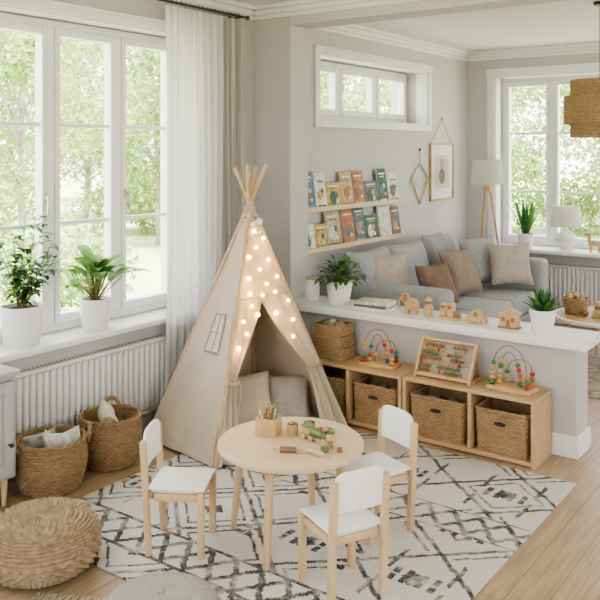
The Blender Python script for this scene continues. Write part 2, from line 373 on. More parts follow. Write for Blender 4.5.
window('added_window_7','y',Y0-.15,FX0,FX1,.5,2.9,3,())  # window behind the camera, added as an opening for sky light
def casing_x(name,x,y0,y1,z0,z1,w=.08,t=.02,bottom=True):
    b=B(name); zb=z0 if not bottom else z0-w
    b.bb(x,x+t,y0-w,y0,zb,z1,TRIM,bev=.003); b.bb(x,x+t,y1,y1+w,zb,z1,TRIM,bev=.003)
    b.bb(x,x+t*1.3,y0-w-.01,y1+w+.01,z1,z1+w,TRIM,bev=.003)
    if bottom: b.bb(x,x+t,y0,y1,z0-w,z0,TRIM,bev=.003)
    d=.14
    b.bb(x-d,x-.001,y0,y0+.011,z0,z1-.012,TRIM,bev=0); b.bb(x-d,x-.001,y1-.011,y1,z0,z1-.012,TRIM,bev=0); b.bb(x-d,x-.001,y0,y1,z1-.011,z1-.0005,TRIM,bev=0)
    if bottom: b.bb(x-d,x-.001,y0+.012,y1-.012,z0+.0005,z0+.011,TRIM,bev=0)
    b.bb(x+t*1.3,x+t*1.3+.012,y0-w-.015,y1+w+.015,z1+w-.022,z1+w+.002,TRIM,bev=.003)
    return b.done()
casing_x('trim_1',XL,WY0,WY1,WZ0+.045,WZ1,w=.07,bottom=False)
casing_x('trim_2',XLV,TY0,TY1,TZ0,TZ1,w=.07)
def casing_y(name,y,x0,x1,z0,z1,w=.1,t=.02):
    b=B(name)
    b.bb(x0-w,x0,y-t,y,z0,z1,TRIM,bev=.003); b.bb(x1,x1+w,y-t,y,z0,z1,TRIM,bev=.003); b.bb(x0-w-.01,x1+w+.01,y-t*1.3,y,z1,z1+w,TRIM,bev=.003)
    for q in (x0-w*.5,x0-w*.85,x1+w*.5): b.bb(q,q+.012,y-t-.008,y-t+.002,z0,z1-.01,TRIM,bev=.002)
    b.bb(x0,x0+.011,y+.001,y+.16,z0,z1-.012,TRIM,bev=0); b.bb(x1-.011,x1,y+.001,y+.16,z0,z1-.012,TRIM,bev=0); b.bb(x0,x1,y+.001,y+.16,z1-.011,z1-.0005,TRIM,bev=0)
    return b.done()
casing_y('trim_3',YB,BX0,BX1,BZ0+.042,BZ1); casing_y('trim_4',YB,B2X0,B2X1,BZ0+.042,BZ1)
b=B('window_sill'); b.bb(-4.56,-4.2,WY0+.001,WY1-.001,.741,.78,TRIM,bev=.006,seg=2); b.bb(-4.299,-4.2,WY0-.05,WY0,.741,.78,TRIM); b.bb(-4.299,-4.2,WY1,WY1+.05,.741,.78,TRIM); b.done()
b=B('window_sill'); b.bb(BX0-.12,BX1+.12,8.97,9.228,.82,.86,TRIM,bev=.006,seg=2); b.bb(BX0+.001,BX1-.001,9.2,9.5,.821,.859,TRIM,bev=0); b.done()
b=B('window_sill'); b.bb(B2X0-.12,B2X1+.12,8.97,9.228,.82,.86,TRIM,bev=.006,seg=2); b.bb(B2X0+.001,B2X1-.001,9.2,9.5,.821,.859,TRIM,bev=0); b.done()
def mould(name,boxes): simple(name,boxes,TRIM,.003)
def crown(name,kind,p,a0,a1,sg):
    bs=[]
    for (w,z0,z1) in ((.03,H-.11,H-.075),(.055,H-.075,H-.035),(.09,H-.035,H)):
        lo,hi=(p,p+w*sg) if sg>0 else (p+w*sg,p)
        bs.append((lo,hi,a0,a1,z0,z1) if kind=='x' else (a0,a1,lo,hi,z0,z1))
    mould(name,bs)
crown('trim_5','x',XL,Y0,YP,1); crown('trim_6','x',XLV,YP+.25,YB,1); crown('trim_7','y',YB,XLV,XR,-1); crown('trim_8','y',YP,XL,XR,-1)
def bs(name,kind,p,a0,a1,sg):
    bsx=[]
    for (w,z0,z1) in ((.018,0,.12),(.011,.12,.14)):
        lo,hi=(p,p+w*sg) if sg>0 else (p+w*sg,p)
        bsx.append((lo,hi,a0,a1,z0,z1) if kind=='x' else (a0,a1,lo,hi,z0,z1))
    mould(name,bsx)
bs('baseboard_left','x',XL,Y0,YP,1); bs('baseboard_pillar','y',YP,XL,PX,-1); bs('baseboard_divider','y',YP,PX,HX+.018,-1)
bs('baseboard_divider_end','x',HX,YP+.001,YP+.249,1); bs('baseboard_divider_rear','y',YP+.25,PX,HX+.018,1)
bs('baseboard_living','x',XLV,YP+.25,YB,1); bs('baseboard_back','y',YB,XLV,XR,-1); bs('baseboard_right','x',XR,Y0,YB,-1)

# ------------------------------------------------------------------ radiators
def radiator(L,h0,h1,loc,rz):
    b=B('radiator'); D=.062
    n=int(L/.05); w=L/n
    b.bb(0.0,D-.006,-L/2,L/2,h0,h1-.002,RADM,bev=.004,seg=2)
    for k in range(n):
        y=-L/2+w*(k+.5)
        b.box((D,y,(h0+h1)/2),(.034,w*.70,h1-h0-.05),RADM,bev=.013,seg=3)
    b.bb(.001,D+.02,-L/2-.005,L/2+.005,h1-.020,h1+.004,RADM,bev=.004); b.bb(.001,D+.014,-L/2-.005,L/2+.005,h0-.004,h0+.018,RADM,bev=.004)
    b.bb(.002,D+.014,L/2-.003,L/2+.009,h0+.019,h1-.021,RADM); b.bb(.002,D+.014,-L/2-.009,-L/2+.003,h0+.019,h1-.021,RADM)
    for k in range(int(L/.03)): b.bb(.02,D-.01,-L/2+.01+k*.03,-L/2+.018+k*.03,h1+.0035,h1+.0055,DARK,bev=0)
    b.cyl((.03,L/2-.06,0),(.03,L/2-.06,h0),.009,RADM,n=10)
    b.cyl((.03,L/2+.04,.1),(.03,L/2+.04,.22),.016,WHITE,n=12); b.cyl((.03,L/2+.04,0),(.03,L/2+.04,.10),.008,METAL,n=10)
    return b.done(loc,rz)
radiator(1.35,.13,.64,(-4.298,3.47,0),0)
radiator(1.7,.13,.68,(-2.75,9.225,0),-pi/2)

# ------------------------------------------------------------------ curtain
b=B('curtain')
def cf(y0,y1,x,amp,k,ph,z0=.02,z1=3.04):
    def fn(a,v):
        y=y0+(y1-y0)*a; z=z1+(z0-z1)*v
        am=amp*(.7+.3*v)
        return (x+am*sin(2*pi*k*a+ph+.5*sin(3*v+a*5))+.3*am*sin(2*pi*k*2.3*a+ph), y+.012*sin(4*v+ph*3+a*8), z)
    return fn
b.grid(cf(4.07,4.70,-4.15,.026,9,0),160,24,SHEER)
b.grid(cf(4.68,4.90,-4.15,.030,4,1),80,20,DRAPE)
b.done()
b=B('curtain_rod'); b.cyl((-4.15,.1,3.07),(-4.15,4.98,3.07),.010,BLACK,n=12); b.sph((-4.15,4.99,3.07),.018,BLACK)
for y in (1.,3.,4.94): b.cyl((-4.15,y,3.07),(-4.30,y,3.07),.007,BLACK,n=8); b.cyl((-4.292,y,3.07),(-4.301,y,3.07),.025,BLACK)
for i in range(18):
    y=4.09+i*.046; b.tube([(-4.15+.016*cos(a),y,3.068+.018*sin(a)) for a in [2*pi*k/10 for k in range(10)]],.0025,BLACK,n=5,closed=True)
b.done()

# ------------------------------------------------------------------ cabinet
b=B('sideboard_cabinet')
x0,x1,y0,y1=-4.275,-3.95,1.75,2.71
b.bb(x0,x1+.03,y0-.01,y1+.012,.736,.765,GREYCAB,bev=.005,seg=2)
b.bb(x0,x1,y0,y1,.16,.735,GREYCAB,bev=.003)
for k in range(2):
    a=y0+.03+k*.46; c=a+.44
    b.bb(x1+.001,x1+.012,a,c,.19,.71,GREYCAB,bev=.002)
    b.bb(x1+.013,x1+.024,a,a+.06,.19,.71,GREYCAB,bev=.003); b.bb(x1+.013,x1+.024,c-.06,c,.19,.71,GREYCAB,bev=.003)
    b.bb(x1+.013,x1+.024,a+.061,c-.061,.19,.25,GREYCAB,bev=.003); b.bb(x1+.013,x1+.024,a+.061,c-.061,.65,.71,GREYCAB,bev=.003)
    kn=c-.03 if k==0 else a+.03
    b.cyl((x1+.022,kn,.47),(x1+.045,kn,.47),.007,BLACK,n=10); b.sph((x1+.05,kn,.47),.014,BLACK)
b.cyl((x1+.022,y1-.06,.36),(x1+.045,y1-.06,.36),.006,BLACK,n=10); b.sph((x1+.05,y1-.06,.36),.012,BLACK)
for y in (y0+.06,y1-.05):
    for x in (x0+.05,x1-.04): b.cyl((x,y,0),(x,y,.165),.013,BIRCH,r1=.022,n=12)
b.done()

# ------------------------------------------------------------------ baskets
def round_basket(name,r,h,loc,mat,fill,rz=0):
    b=B(name); W=30
    bulge=lambda t: (-.03*(1-t)**2*1.0+.018*sin(pi*t), .008+h*t)
    b.weave(circ(r,W*6),bulge,int(h/.0165),W,.013,mat)
    b.lathe([(0,.006),(r-.03,.006),(r-.03,.02)],mat)
    b.lathe([(r-.045,.012),(r-.02,h*.4),(r-.012,h*.8),(r-.008,h)],mat)
    b.lathe([(0,.03),(r-.03,.03)],DARK)
    for ph in (0,pi):
        b.tube([((r+.004+.008*cos(14*a+ph))*cos(a),(r+.004+.008*cos(14*a+ph))*sin(a),h+.006+.008*sin(14*a+ph)) for a in [2*pi*k/180 for k in range(180)]],.009,mat,n=6,closed=True)
    for a0 in (pi*.25,pi*1.25):
        for ph in (0,pi):
            pts=[]
            for k in range(25):
                t=k/24; a=a0+(t-.5)*.7; zz=h-.03+.085*sin(pi*t); rr=r+.018+.02*sin(pi*t)
                pts.append(((rr+.006*cos(20*t+ph))*cos(a),(rr+.006*cos(20*t+ph))*sin(a),zz+.006*sin(20*t+ph)))
            b.tube(pts,.009,mat,n=6)
    if fill=='cloth':
        for i in range(5):
            M=Matrix.Translation((-.10+.05*i,.01*(i%2),h-.055+.01*i))@Euler((1.25+.15*sin(i*2),.12*i-.2,.3+.9*i)).to_matrix().to_4x4()
            b.pillow(M,.20,.16,.05,[LINENL,CGREY,LINENL,PAPER,LINENL][i],n=12,seed=i)
        b.sph((0,0,h-.13),r-.045,LINENL,sc=(1,1,.55))
    else:
        M=Matrix.Translation((-.02,-.01,h-.02))@Euler((1.2,.5,.9)).to_matrix().to_4x4()
        b.pillow(M,.24,.24,.09,LINENL,n=14,seed=3)
        b.sph((0,0,h-.15),r-.045,LINEN,sc=(1,1,.5))
    return b.done(loc,rz)
round_basket('wicker_basket',.192,.285,(-3.98,2.965,0),WICK,'cloth',.4)
round_basket('wicker_basket',.18,.30,(-3.985,3.42,0),WICK,'pillow',1.6)

# ------------------------------------------------------------------ jute pouf & cushion
b=B('jute_pouf')
rp=.262;hp=.235
vs=[];fs=[];rows=24;per=4;Nn=384;K=rows*per;W=32
for i in range(K+1):
    t=i/K
    a=-pi/2+pi*t
    cr=abs(cos(a))**.45 if abs(cos(a))>1e-6 else 0; szn=sin(a); sz=(abs(szn)**.75)*(1 if szn>=0 else -1)
    r0=rp*cr; z0=hp/2+hp/2*sz
    nr=cos(a); nz=sin(a); row=min(i,K-1)//per; lt=(i%per)/per
    for j in range(Nn):
        q=2*pi*j/Nn; w=.5+.5*cos(W*q+pi*row+ (lt-.5)*1.2)
        d=.020*sin(pi*lt)*(.25+.75*w)*min(1,r0/.07)
        vs.append(((r0+nr*d)*cos(q),(r0+nr*d)*sin(q),max(0.001,z0+nz*d)))
for i in range(K):
    for j in range(Nn): fs.append((i*Nn+j,i*Nn+(j+1)%Nn,(i+1)*Nn+(j+1)%Nn,(i+1)*Nn+j))
b.add(vs,fs,JUTE); b.sph((0,0,hp),.02,JUTE,sc=(1,1,.4))
b.done((-3.25,2.375,.0125),.0)

b=B('floor_cushion')
prof=[]
for k in range(25):
    a=-pi/2+pi*k/24; c=cos(a); prof.append((.25*max(0,c)**.5,.115+.115*(abs(sin(a))**.85)*(1 if sin(a)>0 else -1)))
b.lathe(prof,FELT,n=48)
b.tube([(.252*cos(a),.252*sin(a),.115) for a in [2*pi*k/60 for k in range(60)]],.005,FELT,n=6,closed=True)
b.sph((0,0,.232),.016,FELT,sc=(1,1,.4))
b.done((-2.335,2.265,0))

b=B('fringed_throw')
def th(a,v): return (-.2+.4*a, -.14+.28*v, .012+.006*sin(9*a+4*v)+.004*sin(17*v))
b.grid(th,24,14,LINENL)
for k in range(4):
    b.grid(lambda a,v,k=k:(-.2+.4*a,-.10+.065*k+.02*v,.0145+.006*sin(9*a+4*((-.10+.065*k+.02*v+.14)/.28))+.004*sin(17*((-.10+.065*k+.02*v+.14)/.28))),24,2,CGREY)
for i in range(26):
    x=-.2+.4*i/25
    for sy in (-1,1): b.tube([(x,sy*.14,.010),(x+.004*sin(i*3),sy*.17,.006),(x+.01*sin(i*5),sy*.205,.004)],.0035,LINENL,n=5)
b.done((-2.80,2.14,0),rz=.5)

# ------------------------------------------------------------------ rugs
b=B('kilim_rug'); b.box((0,0,.006),(2.24,2.30,.011),RUG,bev=.004); b.done((-2.59,3.68,0))
b=B('living_room_rug'); b.box((0,0,.006),(2.9,2.1,.011),RUG2,bev=.004); b.done((-1.25,7.65,0))
RZ=.0125

# ------------------------------------------------------------------ teepee
TO=Vector((-3.6,4.35,RZ))
PA=Vector((-3.36,3.72,0));PB=Vector((-4.10,3.85,0));PC=Vector((-3.09,4.82,0));PD=Vector((-3.95,4.84,0))
AH=1.56
AP=Vector((-3.655,4.42,AH))
def pole(P,z):
    return P+(AP-P)*(z/AH)-TO+Vector((0,0,RZ))
b=B('teepee_tent')
for i,P in enumerate((PA,PB,PC,PD)):
    side=Vector(((.016,-.012),(-.016,-.014),(.014,.018),(-.018,.014))[i]+(0,))
    b.cyl(pole(P,0),pole(P,1.86+.02*(i%2))+side*1.2,.0155,POLE,n=12)
for k in range(6):
    z=AH-.045+.014*k; b.tube([Vector((AP.x-TO.x+.036*cos(a),AP.y-TO.y+.036*sin(a),z+.004*sin(a*2+k))) for a in [2*pi*q/20 for q in range(20)]],.007,LINEN,n=6,closed=True)
ZT=AH-.06
def face(P,Q,m,z0,z1,uf0,uf1,out,nu=24,nv=30,pleat=0,k=6,sag=.02):
    out=Vector(out)
    def fn(a,v):
        z=z0+(z1-z0)*v; u0=uf0(z);u1=uf1(z); u=u0+(u1-u0)*a
        p=pole(P,z).lerp(pole(Q,z),u)
        p+=out*(.016-sag*sin(pi*u)*sin(pi*min(1,z/1.5))+pleat*(1-z/1.1)*sin(2*pi*k*a)*sin(pi*a*.5+.3) + .004*sin(7*u+9*z)+.004*sin(19*u+11*z)*(1-z/1.6))
        return p
    b.grid(fn,nu,nv,m)
c0=lambda z:0.; c1=lambda z:1.
face(PB,PA,CANVAS,.01,ZT,c0,c1,(-.2,-.96,0))
face(PD,PB,CANVAS,.01,ZT,c0,c1,(-.7,0,0),sag=.0)
face(PC,PD,CANVAS,.01,ZT,c0,c1,(0,1,0))
ZO=.96;ZTI=.47
def uL(z): return .07+.36*max(0,(z-ZTI)/(ZO-ZTI))**1.25 if z>ZTI else .07+.11*(ZTI-z)/ZTI
def uR(z): return .86-.43*max(0,(z-ZTI)/(ZO-ZTI))**1.1 if z>ZTI else .86-.07*(ZTI-z)/ZTI
OUT=(.985,-.17,0)
face(PA,PC,CANVAS,ZO,ZT,c0,c1,OUT,sag=.0)
face(PA,PC,CANVAS,.01,ZO,c0,uL,OUT,sag=0,pleat=.030,k=2.5,nu=40)
face(PA,PC,CANVAS,.01,ZO,uR,c1,OUT,sag=0,pleat=.030,k=2.5,nu=40)
def onf(u,z,d=.02,P=PA,Q=PC,out=OUT): return pole(P,z).lerp(pole(Q,z),u)+Vector(out)*d
b.tube([onf(u/10,ZO+.01,.020) for u in range(11)],.004,CANVASD,n=6)
b.tube([onf(0,z*ZT/20,.02) for z in range(21)],.007,CANVASD,n=6); b.tube([onf(1,z*ZT/20,.02) for z in range(21)],.007,CANVASD,n=6)
b.tube([onf(uL(ZTI+(ZO-ZTI)*k/16),ZTI+(ZO-ZTI)*k/16,.02) for k in range(17)],.006,CANVASD,n=6)
b.tube([onf(uR(ZTI+(ZO-ZTI)*k/16),ZTI+(ZO-ZTI)*k/16,.02) for k in range(17)],.006,CANVASD,n=6)
for (ua,ub) in ((0.0,.09),(.84,1.0)):
    b.tube([onf(ua,ZTI,.035),onf((ua+ub)/2,ZTI-.005,.055),onf(ub,ZTI,.03),onf(ub,ZTI,.0),onf((ua+ub)/2,ZTI,-.02),onf(ua,ZTI,.0)],.010,CANVASD,n=8,closed=True)
    um=ub if ua==0 else ua
    b.tube([onf(um,ZTI,.05),onf(um+.02,ZTI-.08,.055),onf(um+.01,ZTI-.16,.05)],.005,CANVASD,n=6)
OL=(-.2,-.96,0)
def onl(u,z,d=.022): return pole(PB,z).lerp(pole(PA,z),u)+Vector(OL)*(d-.02*sin(pi*u)*sin(pi*z/1.5)+.004*sin(7*u+9*z))
ua,ub,za,zb=.40,.72,.62,.86
b.grid(lambda a,v: onl(ua+(ub-ua)*a,za+(zb-za)*v,.020),6,6,LINENL)
q=[(ua,za),(ub,za),(ub,zb),(ua,zb)]
for i in range(4):
    A_,B_=q[i],q[(i+1)%4]
    b.tube([onl(A_[0]+(B_[0]-A_[0])*k/5,A_[1]+(B_[1]-A_[1])*k/5,.022) for k in range(6)],.008,CANVASD,n=6)
b.tube([onl((ua+ub)/2,za+(zb-za)*k/5) for k in range(6)],.005,CANVASD,n=6); b.tube([onl(ua+(ub-ua)*k/5,(za+zb)/2) for k in range(6)],.005,CANVASD,n=6)
b.add([pole(P,0.0)+Vector((0,0,.006)) for P in (PA,PC,PD,PB)],[(0,1,2,3)],LINEN)
b.done(tuple(TO))
b=B('tent_pillow')
M=Matrix.Translation((0,0,.215))@Euler((0,0,-.55)).to_matrix().to_4x4()@Euler((0,radians(64),0)).to_matrix().to_4x4()
b.pillow(M,.42,.50,.17,LINEN,seed=1)
b.done((-3.60,4.24,RZ+.008))
b=B('tent_pillow')
M=Matrix.Translation((0,0,.19))@Euler((0,0,-.9)).to_matrix().to_4x4()@Euler((0,radians(62),0)).to_matrix().to_4x4()
b.pillow(M,.34,.36,.13,CBEIGE,seed=4)
b.done((-3.48,4.62,RZ+.008))

b=B('fairy_lights')
TOP=[(.3,1.42),(.85,1.37),(.35,1.31),(.05,1.25),(.75,1.22),(.42,1.16),(.1,1.11),(.85,1.10),(.55,1.06),(.15,1.01),(.42,.99)]
LEFT=[(.42,.99),(.20,.93),(.30,.87),(.07,.84),(.14,.76),(.04,.68)]
RIGHT=[(.42,.99),(.70,1.0),(.90,.93),(.62,.86),(.86,.80),(.78,.69)]
pts=[]
for ch in (TOP,LEFT,RIGHT):
    P_=[onf(u,z,.045) for u,z in ch]; wire=[]
    for i in range(len(P_)-1):
        for k in range(6):
            t=k/6; wire.append(P_[i].lerp(P_[i+1],t)+Vector((0,0,-.02*sin(pi*t))))
    wire.append(P_[-1]); b.tube(wire,.0016,POLE,n=5)
    pts+= P_ if ch is TOP else P_[1:]
for i,p in enumerate(pts):
    b.sph(p+Vector((0,0,-.006)),.0135 if i%3 else .017,BULB,n=12)
for (u,z) in ((.1,1.46),(.9,1.48),(.5,1.42),(.2,1.38)):
    b.sph(onf(u,z,.055),.024,PAPER,n=14)
fo=b.done(tuple(TO))
for i in (1,4,6,9,12,15,18):
    ld=bpy.data.lights.new('fairy_glow','POINT'); ld.energy=.3; ld.color=(1,.60,.25); ld.shadow_soft_size=.012
    lo_=bpy.data.objects.new('fairy_glow',ld); bpy.context.scene.collection.objects.link(lo_); lo_.parent=fo; lo_.location=pts[i]+Vector((.035,-.006,-.006))

# ------------------------------------------------------------------ table & chairs
b=B('round_play_table')
R0=.374; zt=.50
b.lathe([(0,zt-.028),(R0-.008,zt-.028),(R0,zt-.022),(R0,zt-.006),(R0-.006,zt),(0,zt)],BIRCHX,n=72)
for k in range(4):
    a=-1.3+k*pi/2
    b.cyl((.325*cos(a),.325*sin(a),0),(.275*cos(a),.275*sin(a),zt-.028),.0175,BIRCH,r1=.022,n=16)
b.lathe([(.20,zt-.06),(.215,zt-.06),(.215,zt-.0285),(.20,zt-.0285),(.20,zt-.06)],BIRCH,n=48)
b.done((-2.445,3.287,RZ))
def chair(loc,rz):
    b=B('child_chair')
    w=.133; hs=.31
    b.box((-.004,0,hs),(.245,.235,.024),WHITE,bev=.010,seg=3); b.box((.0,0,hs+.0165),(.285,.275,.012),WHITE,bev=.0055,seg=3)
    for sy in (-1,1): b.box((0,sy*(w-.006),hs-.024),(.22,.016,.036),BIRCH)
    b.box((.122,0,hs-.024),(.014,.23,.036),BIRCH); b.box((-.128,0,hs-.024),(.014,.23,.036),BIRCH)
    for sy in (-1,1):
        b.box((.126,sy*w,(hs+.009)/2),(.033,.033,hs+.009),BIRCH,bev=.006)
        M=Matrix.Translation((-.135,sy*w,0))@Euler((0,radians(-3.0),0)).to_matrix().to_4x4()
        b.box((0,0,.28),(.031,.033,.56),BIRCH,bev=.006,M=M)
    def fn(sg):
        def f(a,v):
            y=-w+.016+2*(w-.016)*a; z=.425+.165*v
            e=abs(2*a-1)
            if v>.5: z-= .020*e**6*(v-.5)*2
            x=-.130-.052*z -.008*(1-e*e)+sg*.008
            return (x,y,z)
        return f
    b.grid(fn(1),20,8,WHITE); b.grid(fn(-1),20,8,WHITE)
    rim=[]; F=fn(0)
    for k in range(20): rim.append(F(k/20,0))
    for k in range(8): rim.append(F(1,k/8))
    for k in range(20): rim.append(F(1-k/20,1))
    for k in range(8): rim.append(F(0,1-k/8))
    b.tube(rim,.0085,WHITE,n=8,closed=True)
    return b.done(loc,rz)
chair((-2.855,2.92,RZ),radians(30))
chair((-1.985,3.05,RZ),radians(154))
chair((-2.16,3.635,RZ),radians(249))

TZ=RZ+.5
b=B('pencil_holder')
for (x,y,w,d) in ((0,.048,.11,.009),(0,-.048,.11,.009),(.051,0,.009,.086),(-.051,0,.009,.086)): b.box((x,y,.045),(w,d,.09),TOY,bev=.002)
b.box((0,0,.006),(.092,.086,.01),TOY)
for k in range(15):
    x=R.uniform(-.035,.035);y=R.uniform(-.033,.033); dx=R.uniform(-.04,.04);dy=R.uniform(-.03,.03); h=R.uniform(.125,.165)
    m=R.choice([TOY,TOYD,PAPER,BIRCH,SAGE,TOYD,BIRCH])
    x1_,y1_=x+dx,y+dy
    b.cyl((x*.7,y*.7,.012),(x1_,y1_,h),.0038,m,n=7); d=Vector((x1_-x*.7,y1_-y*.7,h-.01)).normalized()
    e=Vector((x1_,y1_,h)); b.tube([e,e+d*.014],.0038,BIRCH,n=7,r1=.0008)
b.done((-2.60,3.30,TZ),rz=.3)
def cup(loc,m,fillm):
    b=B('wooden_cup'); b.lathe([(0,0),(.026,0),(.029,.004),(.031,.058),(.028,.058),(.025,.01),(0,.01)],m,n=24); b.lathe([(0,.048),(.0275,.048)],fillm); 
    for k in range(4): b.sph((.012*cos(k*1.6),.012*sin(k*1.6),.053),.009,[SAGE,TOYD,TOY,GREEN][k],n=8)
    return b.done(loc)
cup((-2.49,3.36,TZ),TOY,SOIL); cup((-2.43,3.43,TZ),TOYD,SOIL)
b=B('toy_train')
b.box((0,0,.018),(.16,.045,.014),SAGE,bev=.003); b.box((-.05,0,.042),(.05,.042,.036),TOY,bev=.004); b.cyl((-.02,0,.040),(.06,0,.040),.016,SAGE,n=16); b.box((-.05,0,.064),(.058,.05,.008),SAGE,bev=.003)
b.cyl((.04,0,.05),(.04,0,.075),.007,TOYD,r1=.010,n=12)
for x in (-.055,0,.055):
    for s_ in (-1,1): b.cyl((x,s_*.023,.014),(x,s_*.031,.014),.014,TOY,n=16)
b.done((-2.35,3.36,TZ),rz=-.2)
b=B('wooden_blocks')
for i,(x,y,z,s_,m,r) in enumerate([(0,0,.018,.036,TOY,.2),(.05,.02,.018,.036,BIRCH,.6),(.02,-.05,.015,.03,SAGE,1.),(.025,.01,.05,.028,TOY,.4),(.09,-.03,.012,.024,TOYD,.1)]):
    b.box((x,y,z),(s_,s_,s_),m,rot=(0,0,r),bev=.004)
b.cyl((-.06,-.08,.014),(.03,-.12,.014),.0135,BIRCH,n=14); b.done((-2.25,3.30,TZ),rz=.3)
b=B('wooden_rolling_pin')
b.cyl((-.04,0,.015),(.04,0,.015),.0145,TOYD,n=16); b.cyl((-.065,0,.015),(.065,0,.015),.006,TOY,n=10); b.sph((.066,0,.015),.009,TOY); b.sph((-.066,0,.015),.009,TOY)
b.done((-2.36,3.15,TZ),rz=.5)
b=B('green_play_dish'); b.lathe([(0,0),(.045,0),(.055,.012),(.052,.014),(.043,.005),(0,.005)],SAGE,n=28); b.sph((0,0,.016),.022,TOY,sc=(1,1,.6)); b.done((-2.37,3.48,TZ))

# ------------------------------------------------------------------ cubby shelf
SZ=.43; SY0,SY1=4.9,5.228
def cubby(x0,x1,div):
    b=B('cubby_shelf'); t=.026; xm=(x0+x1)/2; ym=(SY0+SY1)/2
    def q(a,c,d,e,f,g,bev=.003): b.bb(a-xm,c-xm,d-ym,e-ym,f,g,OAKX,bev=bev)
    q(x0,x1,SY0,SY1,SZ-t,SZ); q(x0+t,x1-t,SY0+.002,SY1,.012,.012+t)
    q(x0,x0+t,SY0,SY1,0,SZ-t); q(x1-t,x1,SY0,SY1,0,SZ-t); q(div-t/2,div+t/2,SY0+.004,SY1-.013,.012+t,SZ-t)
    q(x0+t,x1-t,SY1-.012,SY1-.002,.012+t,SZ-t,0)
    return b.done((xm,ym,0))
cubby(-3.56,-2.695,-3.14); cubby(-2.685,-1.75,-2.19)
def bin_(x,w,mat=WICKL):
    b=B('wicker_storage_bin'); d=.27;h=.27
    path=rrect(w,d,.03,360); 
    b.weave(path,lambda t:(-.012*(1-t),.0+h*t),17,45,.009,mat)
    b.box((0,0,.006),(w-.03,d-.03,.008),mat)
    b.weave(rrect(w-.03,d-.03,.02,90),lambda t:(-.006*(1-t),.01+(h-.01)*t),2,1,.0,mat)
    for ph in (0,pi):
        pts=[]; P=rrect(w,d,.03,180)
        for k,(x_,y_,nx,ny) in enumerate(P):
            a=2*pi*22*k/180+ph; pts.append((x_+nx*(.002+.006*cos(a)),y_+ny*(.002+.006*cos(a)),h+.002+.006*sin(a)))
        b.tube(pts,.007,mat,n=6,closed=True)
    b.box((0,-d/2-.008,h-.07),(.085,.012,.03),DARK,bev=.005)  # dark slab painted as the shade of a handle hole; no opening is cut
    b.tube([(.048*cos(a),-d/2-.013,h-.07+.02*sin(a)) for a in [2*pi*k/28 for k in range(28)]],.0055,mat,n=6,closed=True)
    for k in range(6): b.sph((R.uniform(-w/3,w/3),R.uniform(-.07,.07),h-.065),.042,R.choice([LINEN,CBEIGE,TOY,LINENL]),n=12)
    return b.done((x,SY0+.155,.0385))
bin_(-2.925,.355); bin_(-2.435,.40); bin_(-1.98,.35); bin_(-3.345,.33)
SY=5.07
b=B('wicker_tray_stack')
for k in range(3):
    w=.28-.02*k
    z=k*.085
    b.weave(rrect(w,.22,.03,240),lambda t,z=z:(-.006*(1-t),z+.002+.078*t),5,30,.008,WICKL); b.box((0,0,z+.008),(w-.02,.2,.008),WICKL)
    P=rrect(w,.22,.03,120); b.tube([(p[0],p[1],z+.082) for p in P],.007,WICKL,n=6,closed=True)
for k in range(7): b.sph((R.uniform(-.1,.1),R.uniform(-.06,.06),.245),.03,R.choice([TOY,TOYD,SAGE,LINEN]),n=10)
b.done((-3.37,SY,SZ))

def bead_maze(x,rz=0,s=1.0,cols=None):
    b=B('bead_maze')
    b.box((0,0,.014*s),(.30*s,.16*s,.028*s),TOY,bev=.006,seg=2)
    ci=0
    for (x0_,x1_,y_,h_,wig,m) in ((-.12,.12,-.04,.27,0,TOYD),(-.09,.06,.0,.22,.02,TOYD),(-.05,.12,.045,.17,-.02,TOYD)):
        pts=[]
        for k in range(33):
            t=k/32; a=pi*t; pts.append(((x0_+x1_)/2*s-(x1_-x0_)/2*cos(a)*s, y_*s+wig*sin(2*a)*s, .025*s+h_*s*(max(0,sin(a))**.6)))
        b.tube(pts,.0034*s,m,n=7)
        for j in range(5):
            for side in (0,1):
                zc=.028*s+.017*s+j*.032*s
                if zc>.8*h_*s: continue
                best=min((p for p in (pts[:16] if side==0 else pts[17:])),key=lambda p:abs(p[2]-zc))
                if j<2 or R.random()<.7: b.sph((best[0],best[1],zc),.018*s,cols[ci%len(cols)],sc=(1,1,.88),n=12)
                ci+=1
    for k in range(3): b.sph((-.135*s,(-.06+.03*k)*s,.04*s),.012*s,cols[k],n=10)
    return b.done((x,SY-.02,SZ),rz)
bead_maze(-2.95,.1,.92,[RED,YEL,GREEN,TOY,BLUE,RED,TOY]); bead_maze(-1.955,-.05,1.0,[GREEN,RED,YEL,GREEN,TOY,ORA,TOY,TOYD])
b=B('abacus')
M=Matrix.Translation((0,-.10,.009))@Euler((-radians(28),0,0)).to_matrix().to_4x4()
W_,H_=.40,.27
b.box((-W_/2,0,H_/2),(.022,.03,H_),TOY,M=M); b.box((W_/2,0,H_/2),(.022,.03,H_),TOY,M=M); b.box((0,0,H_-.008),(W_-.024,.03,.02),TOY,M=M); b.box((0,0,.012),(W_-.024,.03,.022),TOY,M=M)
b.box((0,.014,H_/2),(W_-.024,.006,H_-.045),LINEN,M=M)
rowc=[TOYD,SAGE,TOY,TOYD,SAGE,TOY,TOYD]
for k in range(7):
    z=.045+k*.030; b.cyl((-W_/2+.01,-.010,z),(W_/2-.01,-.010,z),.002,METAL,n=6,M=M)
    gap=R.uniform(.03,.09); x=-W_/2+.028
    g=R.randint(3,9)
    for j in range(12):
        if j==g: x+=gap
        b.sph((x,-.010,z),.0125,(RED if (j+2*k)%11==4 else YEL if (j+3*k)%13==5 else rowc[k]),sc=(.8,1,1),n=10,M=M); x+=.0225
